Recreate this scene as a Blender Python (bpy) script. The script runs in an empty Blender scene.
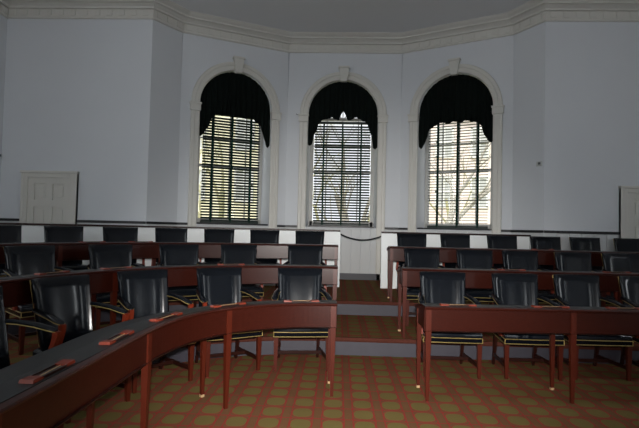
import bpy, bmesh, math, random
from mathutils import Vector, Matrix
random.seed(7)
scene = bpy.context.scene
col = scene.collection
PI = math.pi
EYE = 1.43

# ---------------------------------------------------------------- materials
def lin(c):
    return tuple(((v/255)/12.92 if v/255 <= .04045 else ((v/255+.055)/1.055)**2.4) for v in c)

def mat(name, rgb, rough=.5, metal=0., var=.0, scale=8., bump=0., bscale=60., spec=.5, stretch=None, coat=0.):
    m = bpy.data.materials.new(name); m.use_nodes = True
    nt = m.node_tree; b = nt.nodes['Principled BSDF']
    c = lin(rgb)
    b.inputs['Base Color'].default_value = (*c, 1)
    b.inputs['Roughness'].default_value = rough
    b.inputs['Metallic'].default_value = metal
    b.inputs['Specular IOR Level'].default_value = spec
    b.inputs['Coat Weight'].default_value = coat
    tc = nt.nodes.new('ShaderNodeTexCoord')
    src = tc.outputs['Object']
    if stretch:
        mp = nt.nodes.new('ShaderNodeMapping'); mp.inputs['Scale'].default_value = stretch
        nt.links.new(src, mp.inputs['Vector']); src = mp.outputs['Vector']
    if var > 0:
        n = nt.nodes.new('ShaderNodeTexNoise'); n.inputs['Scale'].default_value = scale; n.inputs['Detail'].default_value = 4
        nt.links.new(src, n.inputs['Vector'])
        mx = nt.nodes.new('ShaderNodeMix'); mx.data_type = 'RGBA'
        mx.inputs['A'].default_value = (*[v*(1-var) for v in c], 1)
        mx.inputs['B'].default_value = (*[min(1, v*(1+var)) for v in c], 1)
        nt.links.new(n.outputs['Fac'], mx.inputs['Factor'])
        nt.links.new(mx.outputs['Result'], b.inputs['Base Color'])
    if bump > 0:
        n2 = nt.nodes.new('ShaderNodeTexNoise'); n2.inputs['Scale'].default_value = bscale; n2.inputs['Detail'].default_value = 3
        nt.links.new(src, n2.inputs['Vector'])
        bp = nt.nodes.new('ShaderNodeBump'); bp.inputs['Strength'].default_value = bump; bp.inputs['Distance'].default_value = .01
        nt.links.new(n2.outputs['Fac'], bp.inputs['Height']); nt.links.new(bp.outputs['Normal'], b.inputs['Normal'])
    return m

M = {}
M['wall'] = mat('wall_paint', (207, 210, 214), .75, var=.03, scale=1.5, bump=.05, bscale=40)
M['ceiling'] = mat('ceiling_paint', (222, 223, 224), .9, var=.03, scale=1.)
M['cream'] = mat('cream_trim_paint', (204, 202, 195), .5, var=.04, scale=3)
M['white'] = mat('white_panel_paint', (240, 244, 244), .5, var=.03, scale=4)
M['wainscot'] = mat('wainscot_paint', (200, 202, 202), .55, var=.03, scale=3)
M['baseboard'] = mat('slate_grey_paint', (62, 62, 68), .5, var=.1, scale=6)
M['riser'] = mat('grey_riser_paint', (52, 50, 59), .55, var=.15, scale=9)
M['blackrail'] = mat('black_rail_paint', (20, 20, 24), .4)
M['wood'] = mat('red_mahogany', (48, 16, 9), .3, var=.55, scale=5, stretch=(6, 6, 30), spec=.22)
M['woodleg'] = mat('red_mahogany_leg', (68, 23, 11), .35, var=.3, scale=5, stretch=(30, 30, 4), spec=.3)
M['wooddark'] = mat('dark_mahogany', (38, 15, 10), .3, var=.3, scale=5, stretch=(30, 30, 4), spec=.3)
M['redtray'] = mat('bright_red_mahogany', (108, 38, 20), .4, var=.25, scale=40, spec=.25)
M['leather'] = mat('black_leather', (10, 14, 20), .17, var=.25, scale=6, bump=.03, bscale=28, spec=.26)
M['blotter'] = mat('black_desk_leather', (22, 22, 22), .42, var=.1, scale=10, bump=.05, bscale=150, spec=.28)
M['brass'] = mat('brass_nailheads', (176, 152, 92), .4, metal=.6, var=.25, scale=120)
M['foot'] = mat('pale_brass_foot', (190, 160, 120), .4, metal=.3)
M['cloth'] = mat('black_valance_cloth', (14, 20, 18), .95, var=.3, scale=30, spec=.1)
M['slat'] = mat('dark_green_slat', (24, 36, 31), .45, var=.1)
M['tape'] = mat('dark_green_tape', (22, 48, 40), .9, spec=.1)
M['sash'] = mat('grey_white_sash_paint', (190, 190, 186), .5)
M['plastic'] = mat('pale_plastic', (190, 192, 190), .5)
M['darkplastic'] = mat('dark_grey_plastic', (90, 92, 96), .4)
M['rope'] = mat('black_velvet_rope', (18, 18, 20), .8, var=.2, scale=60)
M['bark'] = mat('grey_bark', (172, 167, 156), .9, var=.3, scale=12)
M['bark_olive'] = mat('olive_bark', (178, 174, 136), .9, var=.3, scale=12)
M['cream_siding'] = mat('cream_siding', (248, 242, 214), .8, var=.05, scale=2)
M['pinkbrick'] = mat('pale_pink_brick', (244, 228, 221), .85, var=.12, scale=9)
M['outwhite'] = mat('white_exterior_paint', (240, 240, 236), .7)
M['roof'] = mat('grey_slate_roof', (110, 112, 118), .8, var=.2, scale=5)
M['darkglass'] = mat('grey_window_glass', (196, 198, 196), .2)
M['grass'] = mat('winter_grass', (150, 150, 104), .95, var=.25, scale=3)
M['leaf'] = mat('yellow_green_foliage', (176, 180, 96), .9, var=.4, scale=3)
M['carpaint'] = mat('silver_grey_paint', (150, 160, 175), .25, metal=.3)
M['tyre'] = mat('black_rubber', (20, 20, 20), .8)

def glass():
    m = bpy.data.materials.new('window_glass'); m.use_nodes = True
    nt = m.node_tree; nt.nodes.clear()
    out = nt.nodes.new('ShaderNodeOutputMaterial')
    tr = nt.nodes.new('ShaderNodeBsdfTransparent'); gl = nt.nodes.new('ShaderNodeBsdfGlossy')
    gl.inputs['Roughness'].default_value = .02
    mx = nt.nodes.new('ShaderNodeMixShader'); mx.inputs[0].default_value = .05
    nt.links.new(tr.outputs[0], mx.inputs[1]); nt.links.new(gl.outputs[0], mx.inputs[2]); nt.links.new(mx.outputs[0], out.inputs[0])
    return m
M['glass'] = glass()

def carpet():
    m = bpy.data.materials.new('patterned_carpet'); m.use_nodes = True
    nt = m.node_tree; b = nt.nodes['Principled BSDF']
    b.inputs['Roughness'].default_value = 1.0; b.inputs['Specular IOR Level'].default_value = .05
    N = nt.nodes.new; L = nt.links.new
    def val(x):
        return x
    def mth(op, a, c=None, d=None):
        n = N('ShaderNodeMath'); n.operation = op
        for i, v in enumerate((a, c, d)):
            if v is None: continue
            if isinstance(v, (int, float)): n.inputs[i].default_value = v
            else: L(v, n.inputs[i])
        return n.outputs[0]
    geo = N('ShaderNodeNewGeometry'); sep = N('ShaderNodeSeparateXYZ'); L(geo.outputs['Position'], sep.inputs[0])
    P = .236; Q = .222
    nz = N('ShaderNodeTexNoise'); nz.inputs['Scale'].default_value = 14; L(geo.outputs['Position'], nz.inputs['Vector'])
    wob = mth('MULTIPLY', mth('SUBTRACT', nz.outputs['Fac'], .5), .012)
    x = mth('ADD', sep.outputs['X'], wob); y = mth('ADD', sep.outputs['Y'], wob)
    u = mth('ABSOLUTE', mth('SUBTRACT', mth('FRACT', mth('DIVIDE', mth('SUBTRACT', x, .104-10*P), P)), .5))   # 0 at dot centre, .5 at strip centre
    v = mth('ABSOLUTE', mth('SUBTRACT', mth('FRACT', mth('DIVIDE', mth('SUBTRACT', y, 3.822-40*Q+Q/2), Q)), .5))
    # elongated octagon dot
    du = mth('DIVIDE', u, .315); dv = mth('DIVIDE', v, .40)
    r = mth('POWER', mth('ADD', mth('POWER', du, 2.6), mth('POWER', dv, 2.6)), 1/2.6)
    inside = mth('LESS_THAN', r, 1.0)
    ring = mth('LESS_THAN', r, 1.08)
    strip = mth('GREATER_THAN', u, .375)
    edge = mth('GREATER_THAN', u, .335)
    row = mth('GREATER_THAN', v, .468)
    diag = mth('GREATER_THAN', mth('ADD', du, dv), 2.02)
    def mix(f, a, c):
        n = N('ShaderNodeMix'); n.data_type = 'RGBA'; L(f, n.inputs['Factor'])
        for k, w in (('A', a), ('B', c)):
            if isinstance(w, tuple): n.inputs[k].default_value = (*lin(w), 1)
            else: L(w, n.inputs[k])
        return n.outputs['Result']
    brown = (100, 71, 48); red = (130, 50, 45); olive = (100, 88, 51)
    c = mix(diag, brown, red)
    c = mix(ring, c, red)
    c = mix(edge, c, red)
    c = mix(strip, c, brown)
    c = mix(row, c, red)
    c = mix(inside, c, olive)
    n3 = N('ShaderNodeTexNoise'); n3.inputs['Scale'].default_value = 260; L(geo.outputs['Position'], n3.inputs['Vector'])
    n4 = N('ShaderNodeTexNoise'); n4.inputs['Scale'].default_value = 3; L(geo.outputs['Position'], n4.inputs['Vector'])
    hs = N('ShaderNodeHueSaturation'); L(c, hs.inputs['Color'])
    L(mth('ADD', mth('MULTIPLY', n3.outputs['Fac'], .5), mth('ADD', mth('MULTIPLY', n4.outputs['Fac'], .3), .6)), hs.inputs['Value'])
    L(hs.outputs['Color'], b.inputs['Base Color'])
    bp = N('ShaderNodeBump'); bp.inputs['Strength'].default_value = .25; bp.inputs['Distance'].default_value = .004
    L(n3.outputs['Fac'], bp.inputs['Height']); L(bp.outputs['Normal'], b.inputs['Normal'])
    return m
M['carpet'] = carpet()
M['carpet_edge'] = mat('dark_red_carpet_edge', (78, 44, 36), 1., var=.3, scale=40, spec=.05)

# ---------------------------------------------------------------- helpers
def obj(name, bm, m, parent=None, smooth=False, angle=40):
    me = bpy.data.meshes.new(name)
    bmesh.ops.remove_doubles(bm, verts=bm.verts, dist=1e-5)
    bmesh.ops.recalc_face_normals(bm, faces=bm.faces)
    bm.to_mesh(me); bm.free()
    me.materials.append(m)
    if smooth:
        for p in me.polygons: p.use_smooth = True
        try: me.set_sharp_from_angle(angle=math.radians(angle))
        except Exception: pass
    o = bpy.data.objects.new(name, me); col.objects.link(o)
    if parent: o.parent = parent
    return o

def thing(name, label, cat, loc=(0, 0, 0), rotz=0, group=None):
    o = bpy.data.objects.new(name, None); col.objects.link(o)
    o.empty_display_size = .1
    o.location = loc; o.rotation_euler = (0, 0, rotz)
    return tag(o, label, cat, group)
def tag(o, label, cat, group=None):
    o['label'] = label; o['category'] = cat
    if group: o['group'] = group
    return o
def struct(name, loc=(0, 0, 0)):
    o = bpy.data.objects.new(name, None); col.objects.link(o); o.location = loc; o['kind'] = 'structure'; return o
def S(o):
    o['kind'] = 'structure'; return o
def dup(root, loc, rotz, label, group):
    r = root.copy(); col.objects.link(r); r.location = loc; r.rotation_euler = (0, 0, rotz)
    r['label'] = label; r['group'] = group
    for ch in list(root.children):
        c = ch.copy(); col.objects.link(c); c.parent = r
        for g in list(ch.children):
            d = g.copy(); col.objects.link(d); d.parent = c
    return r

def box(bm, c, s, bev=0., rot=None, seg=2):
    r = bmesh.ops.create_cube(bm, size=1)
    vs = r['verts']
    mt = Matrix.Translation(c) @ (rot.to_4x4() if rot else Matrix()) @ Matrix.Diagonal((*s, 1))
    bmesh.ops.transform(bm, matrix=mt, verts=vs)
    if bev > 0:
        es = list({e for v in vs for e in v.link_edges})
        bmesh.ops.bevel(bm, geom=es, offset=bev, segments=seg, profile=.5, affect='EDGES', clamp_overlap=True)

def loft(bm, rings, cap=True, closed=False):
    """rings: list of equal-length lists of points"""
    vr = [[bm.verts.new(p) for p in r] for r in rings]
    n = len(vr[0]); k = len(vr)
    for i in range(k if closed else k-1):
        a, b = vr[i], vr[(i+1) % k]
        for j in range(n):
            bm.faces.new((a[j], a[(j+1) % n], b[(j+1) % n], b[j]))
    if cap and not closed:
        bm.faces.new(vr[0]); bm.faces.new(vr[-1])

def tube(bm, pts, r, n=8, closed=False):
    pts = [Vector(p) for p in pts]; rings = []
    rs = r if isinstance(r, (list, tuple)) else [r]*len(pts)
    prev = None
    for i, p in enumerate(pts):
        if closed: t = pts[(i+1) % len(pts)] - pts[i-1]
        else: t = pts[min(i+1, len(pts)-1)] - pts[max(i-1, 0)]
        t.normalize()
        if prev is None:
            ref = Vector((0, 0, 1)) if abs(t.z) < .9 else Vector((1, 0, 0))
            a = t.cross(ref).normalized()
        else:
            a = (prev - t*prev.dot(t)).normalized()
        prev = a; b = t.cross(a)
        rings.append([p + rs[i]*(math.cos(2*PI*j/n)*a + math.sin(2*PI*j/n)*b) for j in range(n)])
    loft(bm, rings, closed=closed)

def taper(bm, p0, p1, s0, s1, rz=0.):
    """square bar from p0 (size s0) to p1 (size s1), sections horizontal"""
    def ring(p, s):
        sx, sy = (s if isinstance(s, tuple) else (s, s))
        out = []
        for a, b in ((-1, -1), (1, -1), (1, 1), (-1, 1)):
            x, y = a*sx/2, b*sy/2
            out.append((p[0]+x*math.cos(rz)-y*math.sin(rz), p[1]+x*math.sin(rz)+y*math.cos(rz), p[2]))
        return out
    loft(bm, [ring(p0, s0), ring(p1, s1)])

def strip_box(bm, path, nrm, o0, o1, z0, z1):
    """solid that follows a plan path between two offsets and two heights"""
    rings = []
    for p, n in zip(path, nrm):
        a = (p[0]+n[0]*o0, p[1]+n[1]*o0); b = (p[0]+n[0]*o1, p[1]+n[1]*o1)
        rings.append([(a[0], a[1], z0), (b[0], b[1], z0), (b[0], b[1], z1), (a[0], a[1], z1)])
    loft(bm, rings)

def sweep_profile(bm, path, nrm, prof):
    """closed profile [(offset, z)] swept along a plan path"""
    loft(bm, [[(p[0]+n[0]*o, p[1]+n[1]*o, z) for o, z in prof] for p, n in zip(path, nrm)])

def prism(bm, poly, z0, z1):
    lo = [bm.verts.new((x, y, z0)) for x, y in poly]; hi = [bm.verts.new((x, y, z1)) for x, y in poly]
    n = len(poly)
    for i in range(n): bm.faces.new((lo[i], lo[(i+1) % n], hi[(i+1) % n], hi[i]))
    bm.faces.new(lo[::-1]); bm.faces.new(hi)

# ---------------------------------------------------------------- row curves
X0, Y0, NEXP = .1, 2.8, 2.4
def left_curve(b, a, xs, yend, step=.04):
    """front edge from the aisle end leftwards, round the corner, then straight towards the viewer"""
    pts = []
    x = xs
    if xs < X0:
        t0 = None
    n = 160
    for i in range(n+1):
        th = PI/2*i/n
        px = X0 - a*math.sin(th)**(2/NEXP); py = Y0 + b*math.cos(th)**(2/NEXP) if th < PI/2-1e-6 else Y0
        pts.append((px, py))
    pts = [(xs, Y0+b)] + [p for p in pts if p[0] < xs-1e-3] if xs < X0 else [(xs, Y0+b)] + pts
    k = max(2, int((Y0-yend)/step/4))
    for i in range(1, k+1): pts.append((X0-a, Y0+(yend-Y0)*i/k))
    return resample(pts, step)
def resample(pts, step):
    d = [0]
    for p, q in zip(pts, pts[1:]): d.append(d[-1]+math.hypot(q[0]-p[0], q[1]-p[1]))
    n = max(1, round(d[-1]/step)); out = []; j = 0
    for i in range(n+1):
        s = d[-1]*i/n
        while j < len(d)-2 and d[j+1] < s: j += 1
        f = (s-d[j])/max(1e-9, d[j+1]-d[j]); p, q = pts[j], pts[j+1]
        out.append((p[0]+(q[0]-p[0])*f, p[1]+(q[1]-p[1])*f))
    return out
def normals(path, flip=1):
    out = []
    for i in range(len(path)):
        a = path[max(i-1, 0)]; b = path[min(i+1, len(path)-1)]
        tx, ty = b[0]-a[0], b[1]-a[1]; l = math.hypot(tx, ty)
        out.append((flip*ty/l, -flip*tx/l))
    return out
def cut(path, s):
    """position and index at arc length s"""
    acc = 0
    for i in range(len(path)-1):
        l = math.hypot(path[i+1][0]-path[i][0], path[i+1][1]-path[i][1])
        if acc+l >= s:
            f = (s-acc)/l
            return (path[i][0]+(path[i+1][0]-path[i][0])*f, path[i][1]+(path[i+1][1]-path[i][1])*f), i
        acc += l
    return path[-1], len(path)-1

T1, T2 = .20, .40          # tier heights
R1 = dict(b=2.80, a=2.56)  # tier edges
R2 = dict(b=4.27, a=3.97)

# ---------------------------------------------------------------- the shell
XL, XR, YF, YW = -6.07, 6.19, -4.0, 8.47
ZC, ZT = 5.10, 5.43
WALLPTS = [(XL, YF), (XL, YW), (-3.40, YW), (-3.05, 9.06), (-1.12, 10.07), (1.24, 10.07), (3.17, 9.06), (3.50, YW), (XR, YW), (XR, YF)]
WNAMES = ['wall_left', 'wall_back_left', 'wall_splay_left', 'wall_bay_left', 'wall_bay_middle', 'wall_bay_right', 'wall_splay_right', 'wall_back_right', 'wall_right']
HW, SILL, SPRING = .735, 1.47, 3.805
TH = .50

def facet_frame(P, Q):
    P = Vector((*P, 0)); Q = Vector((*Q, 0)); t = (Q-P).normalized(); n = Vector((-t.y, t.x, 0))  # n points outwards (left of travel)
    return P, Q, t, n, (Q-P).length

def arch_loop(hw, sill, spring, n=28, r=None):
    """hole outline from lower left up round the arch to lower right (u, z)"""
    r = r or hw
    pts = [(-hw, sill), (-hw, spring)]
    for i in range(1, n):
        a = PI - PI*i/n
        pts.append((r*math.cos(a), spring + r*math.sin(a)))
    pts += [(hw, spring), (hw, sill)]
    return pts

def wall_arch(name, P, Q, uc):
    P, Q, t, n, L = facet_frame(P, Q)
    bm = bmesh.new()
    def layer(hw, sill, depth, ext=0.):
        hole = arch_loop(hw, sill, SPRING)
        # outer outline with matching vertices
        outer = []
        for i, (u, z) in enumerate(hole):
            if i == 0: outer.append((-uc-ext, -.6))
            elif i == len(hole)-1: outer.append((L-uc+ext, -.6))
            elif u <= -hw+1e-6: outer.append((-uc-ext, SPRING))
            elif u >= hw-1e-6: outer.append((L-uc+ext, SPRING))
            else: outer.append((-uc-ext + (u+hw)/(2*hw)*(L+2*ext), ZT+.1))
        f = lambda q: bm.verts.new(P + t*(q[0]+uc) + n*depth + Vector((0, 0, q[1])))
        return [f(q) for q in hole], [f(q) for q in outer]
    h0, o0 = layer(HW, SILL, 0); h1, o1 = layer(HW-.045, SILL+.03, TH, .12)
    m = len(h0)
    for h, o in ((h0, o0), (h1, o1)):
        for i in range(m-1):
            bm.faces.new((h[i], h[i+1], o[i+1], o[i]))
        bm.faces.new((h[0], o[0], o[-1], h[-1]))
    for i in range(m):
        bm.faces.new((h0[i], h0[(i+1) % m], h1[(i+1) % m], h1[i]))
        bm.faces.new((o0[i], o0[(i+1) % m], o1[(i+1) % m], o1[i]))
    return S(obj(name, bm, M['wall']))

def wall_plain(name, P, Q, holes=()):
    """straight wall; holes = [(u0,u1,z0,z1)] sorted along it"""
    P, Q, t, n, L = facet_frame(P, Q)
    bm = bmesh.new()
    def piece(u0, u1, z0, z1):
        if u1-u0 < 1e-4 or z1-z0 < 1e-4: return
        a, b = P+t*u0, P+t*u1
        e0 = t*(.16 if u0 < 1e-4 else 0); e1 = t*(.16 if L-u1 < 1e-4 else 0); c = a-e0+n*TH; d = b+e1+n*TH
        prism(bm, [(a.x, a.y), (b.x, b.y), (d.x, d.y), (c.x, c.y)], z0, z1)
    u = 0
    for (u0, u1, z0, z1) in holes:
        piece(u, u0, -.6, ZT+.1); piece(u0, u1, -.6, z0); piece(u0, u1, z1, ZT+.1); u = u1
    piece(u, L, -.6, ZT+.1)
    return S(obj(name, bm, M['wall']))

WINC = {}   # centre offsets along the bay facets
RH = [(3.8, 4.5, 1.3, 4.2), (7.4, 8.1, 1.3, 4.2)]       # right wall openings, unseen, sized for chair highlights, measured from its far end
LH = [(3.6, 5.1, 1.3, 4.2), (7.3, 8.8, 1.3, 4.2)]       # left wall openings, added to brighten the walls, measured from its near end
FH = [(1.0, 1.8, .9, 4.6), (3.4, 5.3, .9, 4.6), (6.9, 8.8, .9, 4.6), (9.6, 11.5, .9, 4.6)]  # rear wall openings, unseen, added and sized for their light
for i, nm in enumerate(WNAMES):
    P, Q = WALLPTS[i], WALLPTS[i+1]
    if 'bay' in nm:
        L = math.hypot(Q[0]-P[0], Q[1]-P[1])
        uc = {'wall_bay_left': L*.502, 'wall_bay_middle': 1.16, 'wall_bay_right': L*.503}[nm]
        WINC[nm] = (P, Q, uc); wall_arch(nm, P, Q, uc)
    elif nm == 'wall_right': wall_plain(nm, P, Q, RH)
    elif nm == 'wall_left': wall_plain(nm, P, Q, LH)
    else: wall_plain(nm, P, Q)
wall_plain('wall_front', WALLPTS[-1], WALLPTS[0], FH)

bm = bmesh.new()
prism(bm, [(XL-.3, YF-.3), (XR+.3, YF-.3), (XR+.3, 10.5), (XL-.3, 10.5)], ZT, ZT+.15)
S(obj('ceiling', bm, M['ceiling']))
bm = bmesh.new()
prism(bm, [(XL, YF), (XL, YW), (-3.4, YW), (-3.05, 9.06), (-1.12, 10.07), (1.24, 10.07), (3.17, 9.06), (3.5, YW), (XR, YW), (XR, YF)], -.12, 0)
S(obj('floor', bm, M['carpet']))

def room_back_poly(curve):
    """region between a tier edge (aisle side first) and the back walls"""
    return curve + [(XL, curve[-1][1])] + [p for p in WALLPTS[1:9]]
def tier(name, R, z0, z1):
    c = left_curve(R['b'], R['a'], XR, -1.5, .08)       # from the right wall all the way round to the left
    bm = bmesh.new()
    prism(bm, room_back_poly(c)[:], z0, z1)
    root = S(obj(name, bm, M['carpet']))
    nr = normals(c, 1)
    b2 = bmesh.new()
    strip_box(b2, c, nr, -.012, .004, z0+.001, z1-.045)     # painted riser board under the carpet nosing
    obj('riser_board', b2, M['riser'], root)
    b3 = bmesh.new()
    sweep_profile(b3, c, nr, [(.01, z1-.045), (-.02, z1-.045), (-.03, z1-.03), (-.03, z1-.012), (-.02, z1+.002), (.01, z1+.002)])
    obj('carpet_nosing', b3, M['carpet_edge'], root, smooth=True)
    return root
tier('floor_middle_tier', R1, 0, T1)
tier('floor_upper_tier', R2, T1, T2)

# cornice, swept with mitred corners
def mitre(path, off):
    out = []
    n = len(path)
    for i in range(n):
        p = Vector(path[i])
        def nrm(a, b):
            d = (Vector(b)-Vector(a)).normalized(); return Vector((d.y, -d.x))   # inwards (right of travel)
        if i == 0: v = nrm(path[0], path[1])
        elif i == n-1: v = nrm(path[-2], path[-1])
        else:
            a, b = nrm(path[i-1], path[i]), nrm(path[i], path[i+1]); v = (a+b)/(1+a.dot(b))
        out.append(p+v*off)
    return out
def sweep_mitre(bm, path, prof):
    rows = [mitre(path, o) for o, z in prof]
    loft(bm, [[(rows[k][i].x, rows[k][i].y, prof[k][1]) for k in range(len(prof))] for i in range(len(path))])
cpath = WALLPTS
bm = bmesh.new()
sweep_mitre(bm, cpath, [(.0, ZC), (.035, ZC), (.045, ZC+.02), (.03, ZC+.035), (.03, ZC+.17), (.075, ZC+.175), (.085, ZC+.2), (.14, ZC+.235), (.19, ZC+.245), (.195, ZC+.27),
                        (.255, ZC+.30), (.285, ZC+.325), (.285, ZT), (0, ZT)])
corn = S(obj('trim_1', bm, M['cream']))
bm = bmesh.new()
for i in range(len(cpath)-1):
    P, Q, t, n, L = facet_frame(cpath[i], cpath[i+1])
    k = max(1, int(L/.21)); 
    for j in range(k):
        c = P + t*(L*(j+.5)/k) - n*.036
        rot = Matrix(((t.x, n.x, 0), (t.y, n.y, 0), (0, 0, 1)))
        box(bm, (c.x, c.y, ZC+.105), (.105, .02, .10), 0, rot)
obj('frieze_blocks', bm, M['cream'], corn)

# dado: boarded wainscot, black chair rail and baseboard on every back wall
DADO = 1.45
def local_box(bm, P, t, n, u0, u1, d0, d1, z0, z1, bev=0):
    c = P + t*((u0+u1)/2) + n*((d0+d1)/2)
    rot = Matrix(((t.x, n.x, 0), (t.y, n.y, 0), (0, 0, 1)))
    box(bm, (c.x, c.y, (z0+z1)/2), (abs(u1-u0), abs(d1-d0), z1-z0), bev, rot)
doors_u = {'wall_back_left': (.42, 1.43), 'wall_back_right': (1.25, 2.35)}
tn = 2
for i, nm in enumerate(WNAMES[1:8], start=1):
    P, Q, t, n, L = facet_frame(WALLPTS[i], WALLPTS[i+1])
    segs = [(0, L)]; rails = [(0, L)]
    if nm in doors_u: a, b = doors_u[nm]; segs = rails = [(0, a), (b, L)]
    if nm in WINC: uc = WINC[nm][2]; rails = [(.0, uc-HW-.165), (uc+HW+.165, L)]; segs = [(0, L)]
    wb = bmesh.new(); rb = bmesh.new(); bb = bmesh.new()
    for (a, b) in segs:
        k = max(1, round((b-a)/.2)); w = (b-a)/k
        for j in range(k): local_box(wb, P, t, n, a+w*j+.004, a+w*(j+1)-.004, -.018, .0, T2, DADO, .004)
        local_box(bb, P, t, n, a, b, -.035, .0, T2, T2+.13)
    for (a, b) in rails: local_box(rb, P, t, n, a, b, -.05, .0, DADO-.005, DADO+.04, .006)
    root = S(obj('trim_%d' % tn, wb, M['wainscot'])); tn += 1
    obj('chair_rail', rb, M['blackrail'], root); obj('baseboard', bb, M['baseboard'], root)
# side wall dado (left strip in view)
for nm, (P, Q) in (('left', (WALLPTS[0], WALLPTS[1])), ('right', (WALLPTS[8], WALLPTS[9]))):
    P, Q, t, n, L = facet_frame(P, Q)
    rb = bmesh.new(); local_box(rb, P, t, n, 0, L, -.05, 0, DADO-.005+.0, DADO+.04) if nm == 'left' else None
    if nm == 'left':
        root = S(obj('trim_%d' % tn, rb, M['blackrail'])); tn += 1
    else: rb.free()

# ---------------------------------------------------------------- arched windows, blinds, valances
def place(o, P, t, n, u, z=0):
    """put a locally built object (x along wall, y outwards) on a facet"""
    c = P + t*u
    o.matrix_world = Matrix(((t.x, n.x, 0, c.x), (t.y, n.y, 0, c.y), (0, 0, 1, z), (0, 0, 0, 1)))

def arch_ring(bm, r0, r1, y0, y1, spring, zbot, n=32, prof=None):
    """architrave: legs and half ring, section given between inner and outer radius"""
    prof = prof or [(r0, y1), (r0, y0+.012), (r0+.02, y0), (r0+.09, y0), (r0+.10, y0-.014), (r1-.012, y0-.014), (r1, y0), (r1, y1)]
    rings = [[(-q, d, zbot) for q, d in prof], ]
    for i in range(n+1):
        a = PI - PI*i/n
        rings.append([(q*math.cos(a), d, spring+q*math.sin(a)) for q, d in prof])
    rings.append([(q, d, zbot) for q, d in prof])
    loft(bm, rings)

def build_window(idx, nm):
    P, Q, uc = WINC[nm]; P, Q, t, n, L = facet_frame(P, Q)
    root = struct('window_%d' % idx); place(root, P, t, n, uc)
    bm = bmesh.new(); arch_ring(bm, HW-.004, HW+.165, -.035, .0, SPRING, T2); obj('architrave', bm, M['cream'], root, smooth=True, angle=25)
    bm = bmesh.new()
    loft(bm, [[(-.065, -.085, 4.49), (.065, -.085, 4.49), (.065, 0, 4.49), (-.065, 0, 4.49)], [(-.10, -.10, 4.76), (.10, -.10, 4.76), (.10, 0, 4.76), (-.10, 0, 4.76)],
              [(-.115, -.115, 4.765), (.115, -.115, 4.765), (.115, 0, 4.765), (-.115, 0, 4.765)], [(-.115, -.115, 4.80), (.115, -.115, 4.80), (.115, 0, 4.80), (-.115, 0, 4.80)]])
    obj('keystone', bm, M['cream'], root)
    for s in (-1, 1):
        bm = bmesh.new()
        box(bm, (s*(HW+.085), -.03, 3.72), (.20, .09, .15), .006)
        box(bm, (s*(HW+.085), -.038, 3.785), (.225, .105, .035), .006)
        obj('impost_block', bm, M['cream'], root)
    # sash frame in the reveal
    d = .42; hw = HW-.055
    bm = bmesh.new()
    arch_ring(bm, hw-.06, hw+.02, d, d+.06, SPRING, SILL+.03, prof=[(hw-.06, d), (hw-.06, d+.06), (hw+.02, d+.06), (hw+.02, d)])
    box(bm, (0, d+.03, SILL+.075), (2*hw, .06, .09)); box(bm, (0, d+.03, 2.66), (2*hw-.1, .06, .055)); box(bm, (0, d+.03, SPRING), (2*hw-.1, .06, .06))
    for k in (-1, 0, 1): box(bm, (k*hw/2, d+.03, (SILL+SPRING)/2), (.022, .03, SPRING-SILL))
    for z in (2.07, 3.22): box(bm, (0, d+.03, z), (2*hw-.1, .03, .022))
    for a in (45, 90, 135):
        r = math.radians(a); box(bm, (math.cos(r)*hw/2, d+.03, SPRING+math.sin(r)*hw/2), (hw, .03, .022), 0, Matrix.Rotation(-r, 3, 'Y'))
    obj('sash', bm, M['sash'], root)
    bm = bmesh.new()
    pts = arch_loop(hw-.03, SILL+.05, SPRING)
    vs = [bm.verts.new((u, d+.03, z)) for u, z in pts]; bm.faces.new(vs)
    g = obj('pane', bm, M['glass'], root)
    bm = bmesh.new(); box(bm, (0, .17, SILL+.012), (2*HW-.09, .50, .03), .004); obj('sill', bm, M['blackrail'], root)
    return root
names = ['wall_bay_left', 'wall_bay_middle', 'wall_bay_right']
wtxt = ['left', 'middle', 'right']
TILT = [-44, -37, -9]
def build_blind(k, nm):
    P, Q, uc = WINC[nm]; P, Q, t, n, L = facet_frame(P, Q)
    lab = ['dark green venetian blind, slats part closed, in the left arched window', 'dark green venetian blind in the middle arched window above the roped gap',
           'dark green venetian blind, slats lying open, in the right arched window'][k]
    root = tag(bpy.data.objects.new('venetian_blind', None), lab, 'blind', 'venetian blinds in the arched windows'); col.objects.link(root)
    y = .30; w = 1.19
    place(root, P, t, n, uc)
    bm = bmesh.new(); z = SILL+.075; a = math.radians(TILT[k])
    while z < 3.66:
        rot = Matrix.Rotation(a, 3, 'X'); box(bm, (0, y, z), (w, .05, .0028), 0, rot); z += .056
    obj('slats', bm, M['slat'], root)
    bm = bmesh.new(); box(bm, (0, y, 3.70), (w, .06, .05), .004); obj('head_rail', bm, M['slat'], root)
    bm = bmesh.new(); box(bm, (0, y, SILL+.05), (w, .06, .045), .004); obj('bottom_rail', bm, M['slat'], root)
    for x in (-.40, 0, .40):
        bm = bmesh.new()
        box(bm, (x, y-.03, (SILL+3.68)/2+.02), (.032, .002, 3.64-SILL)); box(bm, (x, y+.03, (SILL+3.68)/2+.02), (.032, .002, 3.64-SILL))
        obj('ladder_tape', bm, M['tape'], root)
    bm = bmesh.new(); tube(bm, [(-.55, y-.036, 3.66), (-.55, y-.036, 2.1)], .004, 6); tube(bm, [(-.55, y-.036, 2.1), (-.55, y-.036, 2.04)], [.006, .011], 8)
    obj('pull_cord', bm, M['tape'], root)
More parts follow.
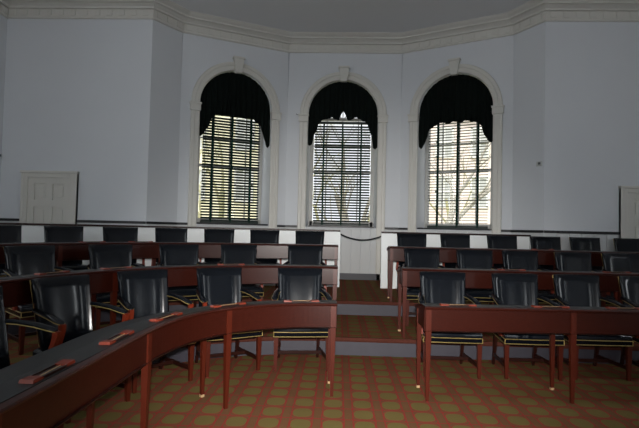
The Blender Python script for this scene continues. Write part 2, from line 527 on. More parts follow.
def build_valance(k, nm):
    P, Q, uc = WINC[nm]; P, Q, t, n, L = facet_frame(P, Q)
    lab = ['black gathered valance filling the arch of the left window', 'black gathered valance with a notch of daylight in the middle window arch', 'black gathered valance filling the arch of the right window'][k]
    zc = [3.63, 3.745, 3.58][k]
    ends = [(3.16, 3.08), (3.14, 3.10), (3.09, 3.12)][k]
    def bottom(u):
        e = ends[0] if u < 0 else ends[1]; au = abs(u)
        st = [(0, zc), (.50, zc), (.62, zc-.07), (.70, zc-.12), (.76, zc-.25), (.83, zc-.33), (.88, e+.05), (.95, e), (1.0, e+.03)]
        for (a, za), (b, zb) in zip(st, st[1:]):
            if au <= b: z = za+(zb-za)*(au-a)/(b-a); break
        else: z = e
        z += .018*math.sin(u*19+k)
        if k == 1: z += max(0, .15*(1-abs(u-.0)/.11)) - (.02 if .11 < au < .3 else 0)
        return z
    bm = bmesh.new(); nu, nz = 120, 14; hw = HW-.014
    rows = []
    for i in range(nu+1):
        u = -1+2*i/nu; x = u*hw
        zt = SPRING + math.sqrt(max(0, 1-u*u))*hw - .004
        zb = min(bottom(u), zt-.01); cv = []
        for j in range(nz+1):
            f = j/nz; z = zt+(zb-zt)*f
            fold = .020*math.sin(u*46+1.3*math.sin(u*7+f*2)+.5*f)+.010*math.sin(u*83+2*f)
            y = .055 + fold*(.35+.65*f) - .02*math.sin(f*PI)
            cv.append(bm.verts.new((x, y, z)))
        rows.append(cv)
    for i in range(nu):
        for j in range(nz): bm.faces.new((rows[i][j], rows[i+1][j], rows[i+1][j+1], rows[i][j+1]))
    o = obj('valance', bm, M['cloth'], None, smooth=True, angle=80)
    md = o.modifiers.new('thickness', 'SOLIDIFY'); md.thickness = .006; md.offset = 0
    place(o, P, t, n, uc)
    tag(o, lab, 'valance', 'black valances over the blinds')
for k, nm in enumerate(names):
    build_window(k+1, nm); build_blind(k, nm); build_valance(k, nm)

# unseen windows in the side and rear walls, added to light the room: frames with muntins
def added_window(idx, P, Q, h, energy, color):
    P, Q, t, n, L = facet_frame(P, Q); u0, u1, z0, z1 = h
    root = struct('window_%d' % idx); place(root, P, t, n, (u0+u1)/2)
    w = u1-u0; hh = z1-z0; zm = (z0+z1)/2
    bm = bmesh.new()
    for s in (-1, 1): box(bm, (s*(w/2-.03), .2, zm), (.06, .08, hh))
    box(bm, (0, .2, z0+.03), (w-.12, .08, .06)); box(bm, (0, .2, z1-.03), (w-.12, .08, .06)); box(bm, (0, .2, zm), (w-.12, .07, .05))
    for k in (-1, 1): box(bm, (k*w/6, .2, zm), (.02, .04, hh-.1))
    for z in (z0+hh/4, z0+3*hh/4): box(bm, (0, .2, z), (w-.12, .04, .02))
    obj('sash', bm, M['sash'], root)
    bm = bmesh.new()
    for s in (-1, 1): box(bm, (s*(w/2+.07), -.02, zm), (.14, .04, hh+.28))
    box(bm, (0, -.02, z1+.07), (w, .04, .14)); box(bm, (0, -.03, z0-.03), (w, .10, .06))
    obj('casing', bm, M['cream'], root)
    bm = bmesh.new(); box(bm, (0, .2, zm), (w-.1, .006, hh-.1)); obj('pane', bm, M['glass'], root)
    ld = bpy.data.lights.new('window_daylight', 'AREA'); ld.shape = 'RECTANGLE'; ld.size = w; ld.size_y = hh; ld.energy = energy; ld.color = color  # area lamp added in the unseen opening to brighten the room
    lo = bpy.data.objects.new('window_daylight', ld); col.objects.link(lo)
    c = P + t*((u0+u1)/2) + n*.45
    lo.location = (c.x, c.y, zm); lo.rotation_euler = (n).to_track_quat('Z', 'Y').to_euler()
SKYC = (.92, .97, 1.0)
for k, h in enumerate(RH): added_window(4+k, WALLPTS[8], WALLPTS[9], h, 65, SKYC)
for k, h in enumerate(LH): added_window(6+k, WALLPTS[0], WALLPTS[1], h, 65, SKYC)
for k, h in enumerate(FH): added_window(8+k, WALLPTS[9], WALLPTS[0], h, [95, 6, 6, 120][k], SKYC)

# ---------------------------------------------------------------- doors
def door(idx, i, u0, u1, ztop, hinge):
    P, Q, t, n, L = facet_frame(WALLPTS[i], WALLPTS[i+1])
    root = struct('door_%d' % idx); place(root, P, t, n, (u0+u1)/2)
    w = u1-u0; cw = .115
    bm = bmesh.new()
    prof = [(0, -.02), (.03, -.035), (.085, -.035), (.095, -.05), (.135, -.05)]
    for s in (-1, 1):
        box(bm, (s*(w/2-cw/2), -.032, (T2+ztop)/2), (cw, .064, ztop-T2), .004); box(bm, (s*(w/2-.02), -.036, (T2+ztop)/2), (.04, .072, ztop-T2), .004)
    box(bm, (0, -.032, ztop-cw/2), (w-2*cw, .064, cw), .004); box(bm, (0, -.05, ztop-.02), (w+.03, .075, .04), .004)
    obj('casing', bm, M['cream'], root)
    lw = w-2*cw; lh = ztop-cw-T2
    bm = bmesh.new()
    box(bm, (0, .004, T2+lh/2), (lw, .02, lh))
    st = .11; top = T2+lh; pz = [(T2+.2, T2+.75), (T2+.87, top-.52), (top-.40, top-.11)]
    xs = [(-lw/2, -lw/2+st), (-st/2, st/2), (lw/2-st, lw/2)]
    for a, b in xs: box(bm, ((a+b)/2, -.02, T2+lh/2), (b-a, .034, lh))
    zz = [(T2, T2+.2), (T2+.75, T2+.87), (top-.52, top-.40), (top-.11, top)]
    for a, b in zz:
        for s in (-1, 1): box(bm, (s*(lw-st)/4, -.02, (a+b)/2), (lw/2-st*1.5+.002, .034, b-a))
    for a, b in pz:
        for s in (-1, 1): box(bm, (s*(lw-st)/4, -.0125, (a+b)/2), (lw/2-st*1.5-.09, .014, b-a-.09), .004)
    lf = obj('door_leaf', bm, M['cream'], root)
    bm = bmesh.new(); tube(bm, [(hinge*(lw/2-.06), -.03, T2+.95), (hinge*(lw/2-.06), -.075, T2+.95)], .012, 10)
    bmesh.ops.create_uvsphere(bm, u_segments=14, v_segments=8, radius=.03, matrix=Matrix.Translation((hinge*(lw/2-.06), -.09, T2+.95)))
    obj('door_knob', bm, M['brass'], lf, smooth=True)
door(1, 1, .42, 1.43, 2.345, 1)
door(2, 7, 1.25, 2.35, 2.27, -1)

# small wall fittings
def fitting(name, label, cat, loc, nvec):
    t = Vector((nvec[1], -nvec[0], 0)); n = Vector((*nvec, 0))
    root = thing(name, label, cat)
    root.matrix_world = Matrix(((t.x, -n.x, 0, loc[0]), (t.y, -n.y, 0, loc[1]), (0, 0, 1, loc[2]), (0, 0, 0, 1)))
    bm = bmesh.new(); box(bm, (0, -.008, 0), (.11, .034, .085), .006); obj('case', bm, M['plastic'], root)
    bm = bmesh.new(); box(bm, (-.012, -.027, .004), (.05, .008, .04), .002); obj('dial', bm, M['darkplastic'], root)
P, Q, t, n, L = facet_frame(WALLPTS[6], WALLPTS[7])
c = P + t*(L*.86); fitting('thermostat', 'small grey wall box on the right splayed wall beside the bay', 'thermostat', (c.x, c.y, 2.64), (-n.x, -n.y))
P, Q, t, n, L = facet_frame(WALLPTS[0], WALLPTS[1])
c = P + t*(L-.085); fitting('thermostat', 'small grey wall box on the left side wall at the picture edge', 'thermostat', (c.x, c.y, 2.60), (-n.x, -n.y))
P, Q, uc = WINC['wall_bay_middle']; P, Q, t, n, L = facet_frame(P, Q)
bm = bmesh.new(); box(bm, (-.86, 10.062, 3.78), (.03, .016, .05), .003); tube(bm, [(-.86, 10.055, 3.785), (-.86, 10.0, 3.785), (-.89, 9.985, 3.785), (-.92, 9.985, 3.78), (-.93, 9.985, 3.80)], .007, 8)
tag(obj('wall_hook', bm, M['darkplastic'], None, smooth=True), 'small dark metal hook beside the left impost of the middle window', 'hook')

# ---------------------------------------------------------------- desks
DH, DD = .795, .40     # height of the front ledge, depth
LEDGE, DROP = .15, .05  # flat ledge for the trays, then the top slopes down to the sitter
def desk(name_label, path, flip, z, stiles, depth=DD):
    nr = normals(path, flip)                     # towards the sitters
    o_end = path[0]
    root = thing('curved_desk' if 'curved' in name_label else 'long_desk', name_label, 'desk', (0, 0, 0))
    root.location = (path[0][0], path[0][1], z)
    loc = [(p[0]-path[0][0], p[1]-path[0][1]) for p in path]
    bm = bmesh.new()
    zr = DH-DROP
    sweep_profile(bm, loc, nr, [(-.018, DH-.022), (-.022, DH-.012), (-.018, DH-.003), (-.006, DH), (LEDGE, DH), (depth, zr), (depth+.01, zr-.008), (depth+.01, zr-.02), (depth, zr-.026), (LEDGE, DH-.026), (0, DH-.026)])
    top = obj('desk_top', bm, M['wood'], root, smooth=True, angle=30)
    bm = bmesh.new(); sweep_profile(bm, loc, nr, [(.016, DH-.002), (.016, DH+.0025), (LEDGE, DH+.0025), (depth-.006, zr+.004), (depth-.006, zr-.002), (LEDGE, DH-.002)]); obj('writing_surface', bm, M['blotter'], root)
    bm = bmesh.new(); strip_box(bm, loc, nr, .008, .028, DH-.205, DH-.026); ap = obj('apron', bm, M['wood'], root)
    bm = bmesh.new(); sweep_profile(bm, loc, nr, [(.030, DH-.206), (-.004, DH-.206), (-.009, DH-.205), (-.004, DH-.212), (.030, DH-.212)])
    obj('apron_moulding', bm, M['wooddark'], root, smooth=True)
    # end panels
    for e in (0, -1):
        bm = bmesh.new(); p = Vector(loc[e]); n = Vector(nr[e]); t = Vector((-n.y, n.x)) 
        inw = (Vector(loc[1])-Vector(loc[0])).normalized() if e == 0 else (Vector(loc[-2])-Vector(loc[-1])).normalized()
        q = p + inw*.02
        a, b = q+n*.03, q+n*(depth-.03); w = inw*.018
        loft(bm, [[(a.x, a.y, DH-.205), (b.x, b.y, DH-.205), (b.x, b.y, DH-DROP-.02), (m.x, m.y, DH-.026), (a.x, a.y, DH-.026)] for a, b, m in ((a, b, q+n*LEDGE), (a+w, b+w, q+n*LEDGE+w))])
        obj('end_panel', bm, M['wood'], root)
    for s in stiles:
        (px, py), i = cut(loc, s); n = nr[i]; rz = math.atan2(n[1], n[0])-PI/2
        cx, cy = px+n[0]*.016, py+n[1]*.016
        bm = bmesh.new()
        taper(bm, (cx, cy, DH-.203), (cx, cy, DH-.027), (.046, .04), (.046, .04), rz)
        taper(bm, (cx+n[0]*.003, cy+n[1]*.003, 0), (cx, cy, DH-.203), .027, (.048, .044), rz)
        obj('leg', bm, M['woodleg'], root)
        cx, cy = px+n[0]*(depth-.035), py+n[1]*(depth-.035)
        bm = bmesh.new()
        taper(bm, (cx, cy, .012), (cx, cy, DH-DROP-.016), .027, .044, rz)
        lg = obj('leg', bm, M['woodleg'], root)
        bm = bmesh.new(); taper(bm, (cx, cy, 0), (cx, cy, .022), .028, .030, rz); obj('foot_cap', bm, M['foot'], lg)
    return root, path, nr

def tray(label, p, n, z):
    rz = math.atan2(n[1], n[0])-PI/2
    c = (p[0]+n[0]*.062, p[1]+n[1]*.062)
    root = thing('pen_tray', label, 'pen tray', (c[0], c[1], z+DH+.0025), rz, 'wooden pen trays on the desk tops')
    for s in (-1, 1):
        bm = bmesh.new()
        loft(bm, [[(s*.085, -.03, 0), (s*.155, -.03, 0), (s*.155, .03, 0), (s*.085, .03, 0)], [(s*.085, -.028, .010), (s*.15, -.028, .014), (s*.15, .028, .014), (s*.085, .028, .010)]])
        obj('end_block', bm, M['redtray'], root)
    bm = bmesh.new()
    box(bm, (0, 0, .002), (.17, .056, .004)); box(bm, (0, .026, .006), (.17, .006, .008)); box(bm, (0, -.026, .006), (.17, .006, .008))
    obj('pen_groove', bm, M['wooddark'], root)
    bm = bmesh.new(); tube(bm, [(-.075, -.008, .008), (.075, -.004, .008)], .002, 8); obj('groove_bead', bm, M['foot'], root)  # thin pale line lying along the groove

ORD = ['first', 'second', 'third', 'fourth', 'fifth', 'sixth', 'seventh', 'eighth']
left_rows = [
    ('curved mahogany desk with black top nearest the viewer, left of the aisle', left_curve(1.40, 1.25, 0.0, .9), 0, [.03, .95, 1.88, 3.22, 4.3], 'front left desk'),
    ('curved mahogany desk on the middle tier, left of the aisle', left_curve(2.87, 2.62, 0.0, 2.0), T1, [.03, 1.25, 2.5, 3.75, 4.9], 'middle left desk'),
    ('curved mahogany desk on the upper tier before the white panel, left of the aisle', left_curve(4.30, 4.0, 0.0, 3.2), T2, [.03, 1.25, 2.5, 3.75, 5.0, 6.2], 'upper left desk'),
]
def straight(xs, xe, y, slope): return resample([(xs, y), (xe, y+slope*(xe-xs))], .25)
right_rows = [
    ('long mahogany desk with black top nearest the viewer, right of the aisle', straight(.74, 4.6, 4.17, .055), 0, [.035, 1.27, 2.52, 3.8], 'front right desk'),
    ('long mahogany desk on the middle tier, right of the aisle', straight(.74, 5.2, 5.67, .03), T1, [.035, 1.27, 2.52, 3.8], 'middle right desk'),
    ('long mahogany desk on the upper tier before the white panel, right of the aisle', straight(.74, 5.6, 7.10, 0), T2, [.035, 1.27, 2.52, 3.8], 'upper right desk'),
]
trays_left = [[.30, .92, 1.55, 2.18, 2.82], [1.22, 2.45, 3.1], [2.75, 3.35]]
trays_right = [[.3, 1.1, 1.75], [1.28, 2.5], [2.2]]
for r, (lab, path, z, st, short) in enumerate(left_rows):
    root, path, nr = desk(lab, path, 1, z, st)
    for k, s in enumerate(trays_left[r]):
        p, i = cut(path, s); tray('small red wooden pen tray on the %s, %s from the aisle' % (short, ORD[k]), p, nr[i], z)
for r, (lab, path, z, st, short) in enumerate(right_rows):
    root, path, nr = desk(lab, path, -1, z, st)
    for k, s in enumerate(trays_right[r]):
        p, i = cut(path, s); tray('small red wooden pen tray on the %s, %s from the aisle' % (short, ORD[k]), p, nr[i], z)

# ---------------------------------------------------------------- armchairs (front towards -Y)
def rounded_panel(bm, w_bot, w_top, z0, z1, y_bot, y_top, thick, wing, nx=32, nz=12):
    """padded upright panel, concave to the front, with rounded edges"""
    fr = []; bk = []
    for j in range(nz+1):
        f = j/nz; z = z0+(z1-z0)*f; w = w_bot+(w_top-w_bot)*f; yc = y_bot+(y_top-y_bot)*f
        ef = min(1, min(f, 1-f)/.05); ez = math.sqrt(max(0, 1-(1-ef)**2))
        a, b = [], []
        for i in range(nx+1):
            u = -1+2*i/nx
            ex = min(1, (1-abs(u))/.06); e = math.sqrt(max(0, 1-(1-ex)**2))
            th = thick/2*(.25+.75*min(e, ez)); puff = .006*(1-u*u)*math.sin(PI*f)
            y = yc - wing*abs(u)**4.5
            a.append(bm.verts.new((u*w/2, y-th-puff, z))); b.append(bm.verts.new((u*w/2, y+th, z)))
        fr.append(a); bk.append(b)
    for j in range(nz):
        for i in range(nx):
            bm.faces.new((fr[j][i], fr[j][i+1], fr[j+1][i+1], fr[j+1][i])); bm.faces.new((bk[j][i], bk[j+1][i], bk[j+1][i+1], bk[j][i+1]))
        for i in (0, nx): bm.faces.new((fr[j][i], fr[j+1][i], bk[j+1][i], bk[j][i]))
    for i in range(nx):
        for j in (0, nz): bm.faces.new((fr[j][i], bk[j][i], bk[j][i+1], fr[j][i+1]))

def make_chair():
    t = thing('armchair', '', 'chair')
    # seat: stuffed over the rail, trapezoid
    bm = bmesh.new()
    def ring(z, k):
        wf, wb, yf, yb = .285-k, .235-k, -.27+k, .235-k
        return [(-wf, yf, z), (-wf*.5, yf-.006, z), (0, yf-.008, z), (wf*.5, yf-.006, z), (wf, yf, z), (wb+.025, .0, z), (wb, yb, z), (0, yb, z), (-wb, yb, z), (-wb-.025, 0, z)]
    loft(bm, [ring(.335, .004), ring(.34, 0), ring(.43, 0), ring(.447, .008), ring(.462, .03), ring(.472, .08), ring(.478, .15)])
    seat = obj('seat', bm, M['leather'], t, smooth=True, angle=60)
    bm = bmesh.new()
    for z in (.347, .392):
        tube(bm, [(-.239, .2, z), (-.262, 0, z), (-.289, -.262, z), (-.287, -.275, z), (0, -.283, z), (.287, -.275, z), (.289, -.262, z), (.262, 0, z), (.239, .2, z)], .0042, 6)
    for s in (-1, 1): tube(bm, [(s*.286, -.276, .347), (s*.286, -.276, .392)], .0042, 6)
    obj('nailhead_trim', bm, M['brass'], seat)
    bm = bmesh.new(); rounded_panel(bm, .45, .495, .455, .985, .205, .325, .07, .062)
    back = obj('backrest', bm, M['leather'], t, smooth=True, angle=70)
    for s in (-1, 1):
        bm = bmesh.new()
        tube(bm, [(s*(.2025+.0203*f), .2065+.12*f, .47+.505*f) for f in (0, .25, .5, .75, 1)], .0038, 6)
        obj('nailhead_trim', bm, M['brass'], back)
    for s in (-1, 1):
        # padded armrest
        bm = bmesh.new(); rings = []
        for (x, y, z, w, h) in ((.236, .225, .748, .05, .04), (.255, .10, .740, .056, .044), (.272, -.03, .727, .06, .046), (.280, -.125, .710, .062, .042), (.281, -.165, .703, .052, .034), (.281, -.178, .699, .03, .018)):
            rings.append([(s*x+w/2*math.cos(2*PI*k/12)*(1 if True else 1), y, z+h/2*math.sin(2*PI*k/12)*(1.0 if math.sin(2*PI*k/12) > 0 else .75)) for k in range(12)])
        loft(bm, rings); ar = obj('armrest', bm, M['leather'], t, smooth=True, angle=70)
        bm = bmesh.new()
        for side in (-1, 1):
            tube(bm, [(s*x+side*w/2, y, z-.006) for (x, y, z, w) in ((.238, .17, .743, .053), (.255, .10, .740, .057), (.272, -.03, .727, .061), (.280, -.125, .710, .063), (.281, -.165, .703, .053))], .0035, 6)
        tube(bm, [(s*.281-.0265, -.165, .697), (s*.281-.015, -.179, .693), (s*.281+.015, -.179, .693), (s*.281+.0265, -.165, .697)], .0035, 6)
        obj('nailhead_trim', bm, M['brass'], ar)
        # curved arm post
        bm = bmesh.new(); rings = []
        for f in [k/10 for k in range(11)]:
            z = .40+.297*f; y = -.140 - .02*f + .02*math.sin(f*PI*1.6); x = .283-.006*math.sin(f*PI)
            w = .032+.006*abs(f-.5); d = .046-.014*math.sin(f*PI)
            rings.append([(s*x-w/2, y-d/2, z), (s*x+w/2, y-d/2, z), (s*x+w/2, y+d/2, z), (s*x-w/2, y+d/2, z)])
        loft(bm, rings); obj('arm_post', bm, M['redtray'], t, smooth=True, angle=50)
        bm = bmesh.new(); taper(bm, (s*.262, -.248, 0), (s*.262, -.248, .336), .030, .044); obj('leg', bm, M['woodleg'], t)
        bm = bmesh.new(); rings = []
        for z, y, q in ((0, .275, .028), (.15, .235, .033), (.336, .205, .038)):
            rings.append([(s*.215+a*q/2, y+b*q/2, z) for a, b in ((-1, -1), (1, -1), (1, 1), (-1, 1))])
        loft(bm, rings); obj('leg', bm, M['wooddark'], t)
        bm = bmesh.new(); taper(bm, (s*.262, -.23, .115), (s*.262, -.23, .115), .01, .01); bm.clear()
        loft(bm, [[(s*.262-.009, -.235, .10), (s*.262+.009, -.235, .10), (s*.262+.009, -.235, .135), (s*.262-.009, -.235, .135)], [(s*.218-.009, .24, .10), (s*.218+.009, .24, .10), (s*.218+.009, .24, .135), (s*.218-.009, .24, .135)]])
        obj('stretcher', bm, M['wooddark'], t)
    bm = bmesh.new(); box(bm, (0, .04, .117), (.465, .018, .030)); obj('stretcher', bm, M['wooddark'], t)
    return t
proto = make_chair(); first = True
def put_chair(x, y, z, rz, label, group, sz=1.):
    global first
    if first:
        proto['label'] = label; proto['group'] = group; proto.location = (x, y, z); proto.rotation_euler = (0, 0, rz); first = False; o = proto
    else: o = dup(proto, (x, y, z), rz, label, group)
    return o

# (x, y, facing angle) -- rz = 0 faces the viewer (-Y); listed from the aisle outwards
rowA_l = [(-.38, 5.16, .15), (-1.13, 4.97, .56), (-1.70, 4.48, .79), (-2.02, 3.80, 1.12), (-2.12, 3.0, 1.36)]
rowB_l = [(-.45, 6.64, .06), (-1.30, 6.44, .28), (-1.93, 6.00, .50), (-2.50, 5.45, .74), (-2.98, 4.80, .98)]
rowC_l = [(-0.48, 8.03, 0.03), (-1.22, 7.97, 0.12), (-1.92, 7.78, 0.24), (-2.56, 7.42, 0.40), (-3.14, 6.98, 0.55), (-3.66, 6.45, 0.70), (-4.08, 5.82, 0.88)]
rowA_r = [(1.14, 5.12, 0), (1.93, 5.15, 0.02), (2.62, 5.21, 0.03), (3.33, 5.22, 0.0)]
rowB_r = [(1.17, 6.63, 0.01), (1.89, 6.63, -.02), (2.53, 6.64, 0.02), (3.24, 6.63, -.01), (3.89, 6.63, .01)]
rowC_r = [(1.23, 8.01, 0), (1.96, 8.02, 0.02), (2.73, 8.02, 0), (3.44, 8.02, -.01), (4.1, 8.03, .02), (4.82, 8.03, 0)]
for rows, z, txt in ((rowA_l, 0, 'front left desk'), (rowB_l, T1, 'middle left desk'), (rowC_l, T2, 'upper left desk'), (rowA_r, 0, 'front right desk'), (rowB_r, T1, 'middle right desk'), (rowC_r, T2, 'upper right desk')):
    for k, (x, y, rz) in enumerate(rows):
        last = ' and ' + 'cut by the picture edge' if False else ''
        put_chair(x, y, z, rz, 'black leather armchair with brass nailheads behind the %s, %s from the aisle' % (txt, ORD[k]), 'black leather armchairs behind the desks')

# ---------------------------------------------------------------- white panels behind the last row, and the rope between them
def panel(label, path, flip, zt):
    nr = normals(path, flip); o = path[0]
    root = thing('panel_screen', label, 'low partition', (o[0], o[1], T2))
    loc = [(p[0]-o[0], p[1]-o[1]) for p in path]
    bm = bmesh.new(); strip_box(bm, loc, nr, 0, .05, 0, zt-.03); obj('panel_board', bm, M['white'], root)
    bm = bmesh.new(); sweep_profile(bm, loc, nr, [(-.03, zt-.03), (-.035, zt-.015), (-.03, zt), (.08, zt), (.085, zt-.015), (.08, zt-.03)]); obj('cap_rail', bm, M['wooddark'], root, smooth=True)
    bm = bmesh.new(); strip_box(bm, [loc[0], loc[1]], nr[:2], -.012, .062, 0, zt-.03); obj('end_post', bm, M['white'], root)
panel('low white panelled screen with dark cap behind the back chairs, left of the aisle', left_curve(5.93, 5.85, .03, 3.0, .12), 1, 1.015)
panel('low white panelled screen with dark cap behind the back chairs, right of the aisle', straight(.76, 6.1, 8.71, .0), -1, 1.005)
bm = bmesh.new()
pts = []
for i in range(17):
    f = i/16; pts.append((.035+.73*f, 8.75, T2+.94 - .02*f - .085*(1-(2*f-1)**2)))
tube(bm, pts, .014, 8)
rp = obj('rope_barrier', bm, M['rope'], None, smooth=True)
tag(rp, 'black rope hung across the gap between the two white screens', 'rope')

# ---------------------------------------------------------------- outdoors
GZ = -.9
bm = bmesh.new(); prism(bm, [(-60, 11.2), (60, 11.2), (60, 90), (-60, 90)], GZ-.2, GZ); o = obj('ground', bm, M['grass']); S(o)

def tree(label, loc, h, r, seed, m, lean=0., depth=5, spread=.55):
    rnd = random.Random(seed)
    root = thing('bare_tree', label, 'tree', (loc[0], loc[1], GZ), 0, 'bare trees outside the windows')
    trunk = bmesh.new(); br = bmesh.new()
    def grow(bmx, p, d, l, r0, lev):
        k = 5; pts = [p]; rs = [r0]; q = p.copy(); dd = d.copy()
        for i in range(k):
            dd = (dd + Vector((rnd.uniform(-1, 1), rnd.uniform(-1, 1), rnd.uniform(-.2, .5)))*.13).normalized()
            q = q + dd*l/k; pts.append(q.copy()); rs.append(r0*(1-.45*(i+1)/k))
        tube(bmx, pts, rs, 7 if lev < 2 else 4)
        if lev < depth:
            for j in range(3 if lev < 3 else 2):
                i = rnd.randint(2, 5); az = rnd.uniform(0, 2*PI)
                side = Vector((math.cos(az), math.sin(az)*.7, rnd.uniform(-.1, .4)))
                nd = (dd + side*spread*rnd.uniform(.8, 1.8)).normalized()
                grow(br, pts[i], nd, l*rnd.uniform(.55, .8), rs[i]*rnd.uniform(.5, .75), lev+1)
    grow(trunk, Vector((0, 0, 0)), Vector((lean, 0, 1)).normalized(), h*.4, r, 0)
    obj('trunk', trunk, m, root, smooth=True); obj('branches', br, m, root, smooth=True)
tree('bare grey tree seen through the middle window', (.9, 17.5), 9.5, .17, 3, M['bark'], -.15)
tree('bare olive tree seen through the left window', (-4.4, 17), 9, .16, 11, M['bark_olive'], .15)
tree('leaning bare grey tree seen through the right window', (3.2, 18.5), 10, .19, 5, M['bark'], .35)
for k, (x, y) in enumerate(((-.9, 27), (1.6, 29), (.4, 33), (6.5, 27))):
    tree(['pale bare tree in the distance behind the parked car', 'pale bare tree in the distance right of the parked car', 'farthest pale bare tree behind the middle window', 'pale bare tree before the brick house beyond the right window'][k], (x, y), 9+k*.5, .13, 40+k, M['bark_olive'], 0, 5, .7)
tree('far bare grey tree outside between the left and middle windows', (-2.6, 22), 10, .16, 21, M['bark_olive'], .1)

def house(name, label, x0, x1, y0, y1, h, body, nwin, nfl):
    root = thing(name, label, 'building', ((x0+x1)/2, y0, GZ))
    w = x1-x0; d = y1-y0
    bm = bmesh.new(); box(bm, (0, d/2, h/2), (w, d, h)); obj('wall', bm, body, root)
    bm = bmesh.new(); loft(bm, [[(-w/2-.4, -.4, h), (w/2+.4, -.4, h), (w/2+.4, d+.4, h), (-w/2-.4, d+.4, h)], [(-w/2+1, d*.45, h+3), (w/2-1, d*.45, h+3), (w/2-1, d*.55, h+3), (-w/2+1, d*.55, h+3)]]); obj('roof', bm, M['roof'], root)
    for f in range(nfl):
        for k in range(nwin):
            cx = -w/2+w*(k+.5)/nwin; cz = h/nfl*(f+.5)
            bm = bmesh.new()
            for s in (-1, 1): box(bm, (cx+s*.55, -.04, cz), (.14, .1, 2.0))
            for z in (-1.0, 0, 1.0): box(bm, (cx, -.04, cz+z), (1.2, .1, .12))
            box(bm, (cx, -.04, cz), (.08, .08, 2.0))
            fr = obj('window', bm, M['outwhite'], root)
            bm = bmesh.new(); box(bm, (cx, -.012, cz), (1.05, .02, 1.95)); obj('pane', bm, M['darkglass'], fr)
    return root
house('brick_house', 'pale pink brick house with white windows beyond the right window', 3.5, 17.5, 33, 42, 10, M['pinkbrick'], 6, 3)
house('cream_house', 'cream painted house beyond the left window', -17, -4.6, 31, 39, 10, M['cream_siding'], 4, 3)

def shrub(label, loc, r, seed):
    rnd = random.Random(seed); bm = bmesh.new()
    for i in range(900):
        a, b = rnd.uniform(0, 2*PI), math.acos(rnd.uniform(-.3, 1)); q = r*rnd.uniform(.5, 1)**.5
        c = Vector((q*math.sin(b)*math.cos(a), q*math.sin(b)*math.sin(a), r*.35+q*math.cos(b)*1.2))
        u = Vector((rnd.uniform(-1, 1), rnd.uniform(-1, 1), rnd.uniform(-1, 1))).normalized(); v = u.orthogonal().normalized(); s = rnd.uniform(.06, .13)
        vs = [bm.verts.new(c+u*s), bm.verts.new(c+v*s*.5), bm.verts.new(c-u*s), bm.verts.new(c-v*s*.5)]; bm.faces.new(vs)
    root = thing('leafy_shrub', label, 'shrub', (loc[0], loc[1], GZ), 0, 'yellow green shrubs outside')
    obj('foliage', bm, M['leaf'], root)
    bm = bmesh.new()
    for k in range(5): tube(bm, [(0.02*k, 0, 0), (math.cos(k*1.3)*r*.4, math.sin(k*1.3)*r*.4, r*.9)], [.03, .012], 5)
    obj('stems', bm, M['bark_olive'], root)
shrub('yellow green shrub outside the left window, nearer of the pair', (-6.3, 19.0), 1.4, 1); shrub('yellow green shrub outside the left window, farther of the pair', (-6.2, 24.0), 1.5, 2)

# parked car behind the middle window
car = thing('car', 'pale grey parked car low behind the middle window', 'car', (-.6, 24, GZ))
bm = bmesh.new(); sec = [(-2.1, .35), (-2.15, .75), (-1.3, .9), (-.75, 1.4), (.75, 1.42), (1.35, .95), (2.1, .85), (2.15, .35)]
loft(bm, [[(x, -.85, z) for x, z in sec], [(x*.98, -.6 if z > 1.2 else -.88, z) for x, z in sec], [(x*.98, .6 if z > 1.2 else .88, z) for x, z in sec], [(x, .85, z) for x, z in sec]]); obj('body', bm, M['carpaint'], car)
bm = bmesh.new(); vs = [bm.verts.new((x, -.9, z)) for x, z in ((-1.15, .95), (-.7, 1.33), (.68, 1.33), (1.15, .97))]; 
r = bmesh.ops.extrude_face_region(bm, geom=[bm.faces.new(vs)]); bmesh.ops.translate(bm, verts=[v for v in r['geom'] if isinstance(v, bmesh.types.BMVert)], vec=(0, .03, 0)); obj('side_glass', bm, M['darkglass'], car)
for x in (-1.3, 1.3):
    for y in (-.82, .82):
        bm = bmesh.new(); bmesh.ops.create_cone(bm, cap_ends=True, segments=20, radius1=.33, radius2=.33, depth=.2, matrix=Matrix.Translation((x, y, .33)) @ Matrix.Rotation(PI/2, 4, 'X')); obj('wheel', bm, M['tyre'], car)

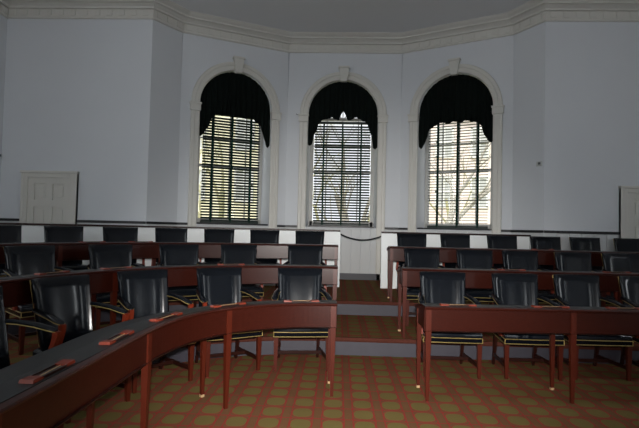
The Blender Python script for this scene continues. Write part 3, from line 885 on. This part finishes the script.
# ---------------------------------------------------------------- light
w = bpy.data.worlds.new('overcast_sky'); scene.world = w; w.use_nodes = True
bg = w.node_tree.nodes['Background']; bg.inputs[0].default_value = (.92, .96, 1.0, 1); bg.inputs[1].default_value = 1.35
sd = bpy.data.lights.new('hazy_sun', 'SUN'); sd.energy = 3.5; sd.angle = math.radians(3); sd.color = (1, .96, .88)
so = bpy.data.objects.new('hazy_sun', sd); col.objects.link(so); so.rotation_euler = (math.radians(38), 0, math.radians(-25)); so.location = (0, 0, 12)

# ---------------------------------------------------------------- camera (level-ish, slight left yaw, slight roll)
def cam_axes(yaw=2.3, pitch=1.73, roll=1.3):
    y, p, r = map(math.radians, (yaw, pitch, roll))
    f = Vector((-math.sin(y)*math.cos(p), math.cos(y)*math.cos(p), math.sin(p)))
    rt = Vector((math.cos(y), math.sin(y), 0)); up = rt.cross(f)
    R = rt*math.cos(r)+up*math.sin(r); U = up*math.cos(r)-rt*math.sin(r)
    return R, U, f
R_, U_, F_ = cam_axes()
cd = bpy.data.cameras.new('camera'); cam = bpy.data.objects.new('camera', cd); col.objects.link(cam)
cd.sensor_width = 36; cd.lens = 487/639*36; cd.clip_start = .05; cd.clip_end = 300
cam.matrix_world = Matrix(((R_.x, U_.x, -F_.x, 0), (R_.y, U_.y, -F_.y, 0), (R_.z, U_.z, -F_.z, EYE), (0, 0, 0, 1)))
scene.camera = cam

# the camera's pop-up flash
fd = bpy.data.lights.new('camera_flash', 'SPOT'); fd.energy = 1500; fd.color = (1.0, .96, .92); fd.spot_size = math.radians(62); fd.spot_blend = 1.0; fd.shadow_soft_size = .03
fo = bpy.data.objects.new('camera_flash', fd); col.objects.link(fo)
fo.location = Vector((0, 0, EYE)) + U_*.11 - F_*.02
aim = Vector((.05, 4.5, .5)) - fo.location
fo.rotation_euler = aim.to_track_quat('-Z', 'Y').to_euler()

vs = scene.view_settings
vs.view_transform = 'Standard'; vs.look = 'None'; vs.exposure = 0; vs.gamma = 1; vs.use_curve_mapping = False
scene.cycles.max_bounces = 8
scene.cycles.use_denoising = True
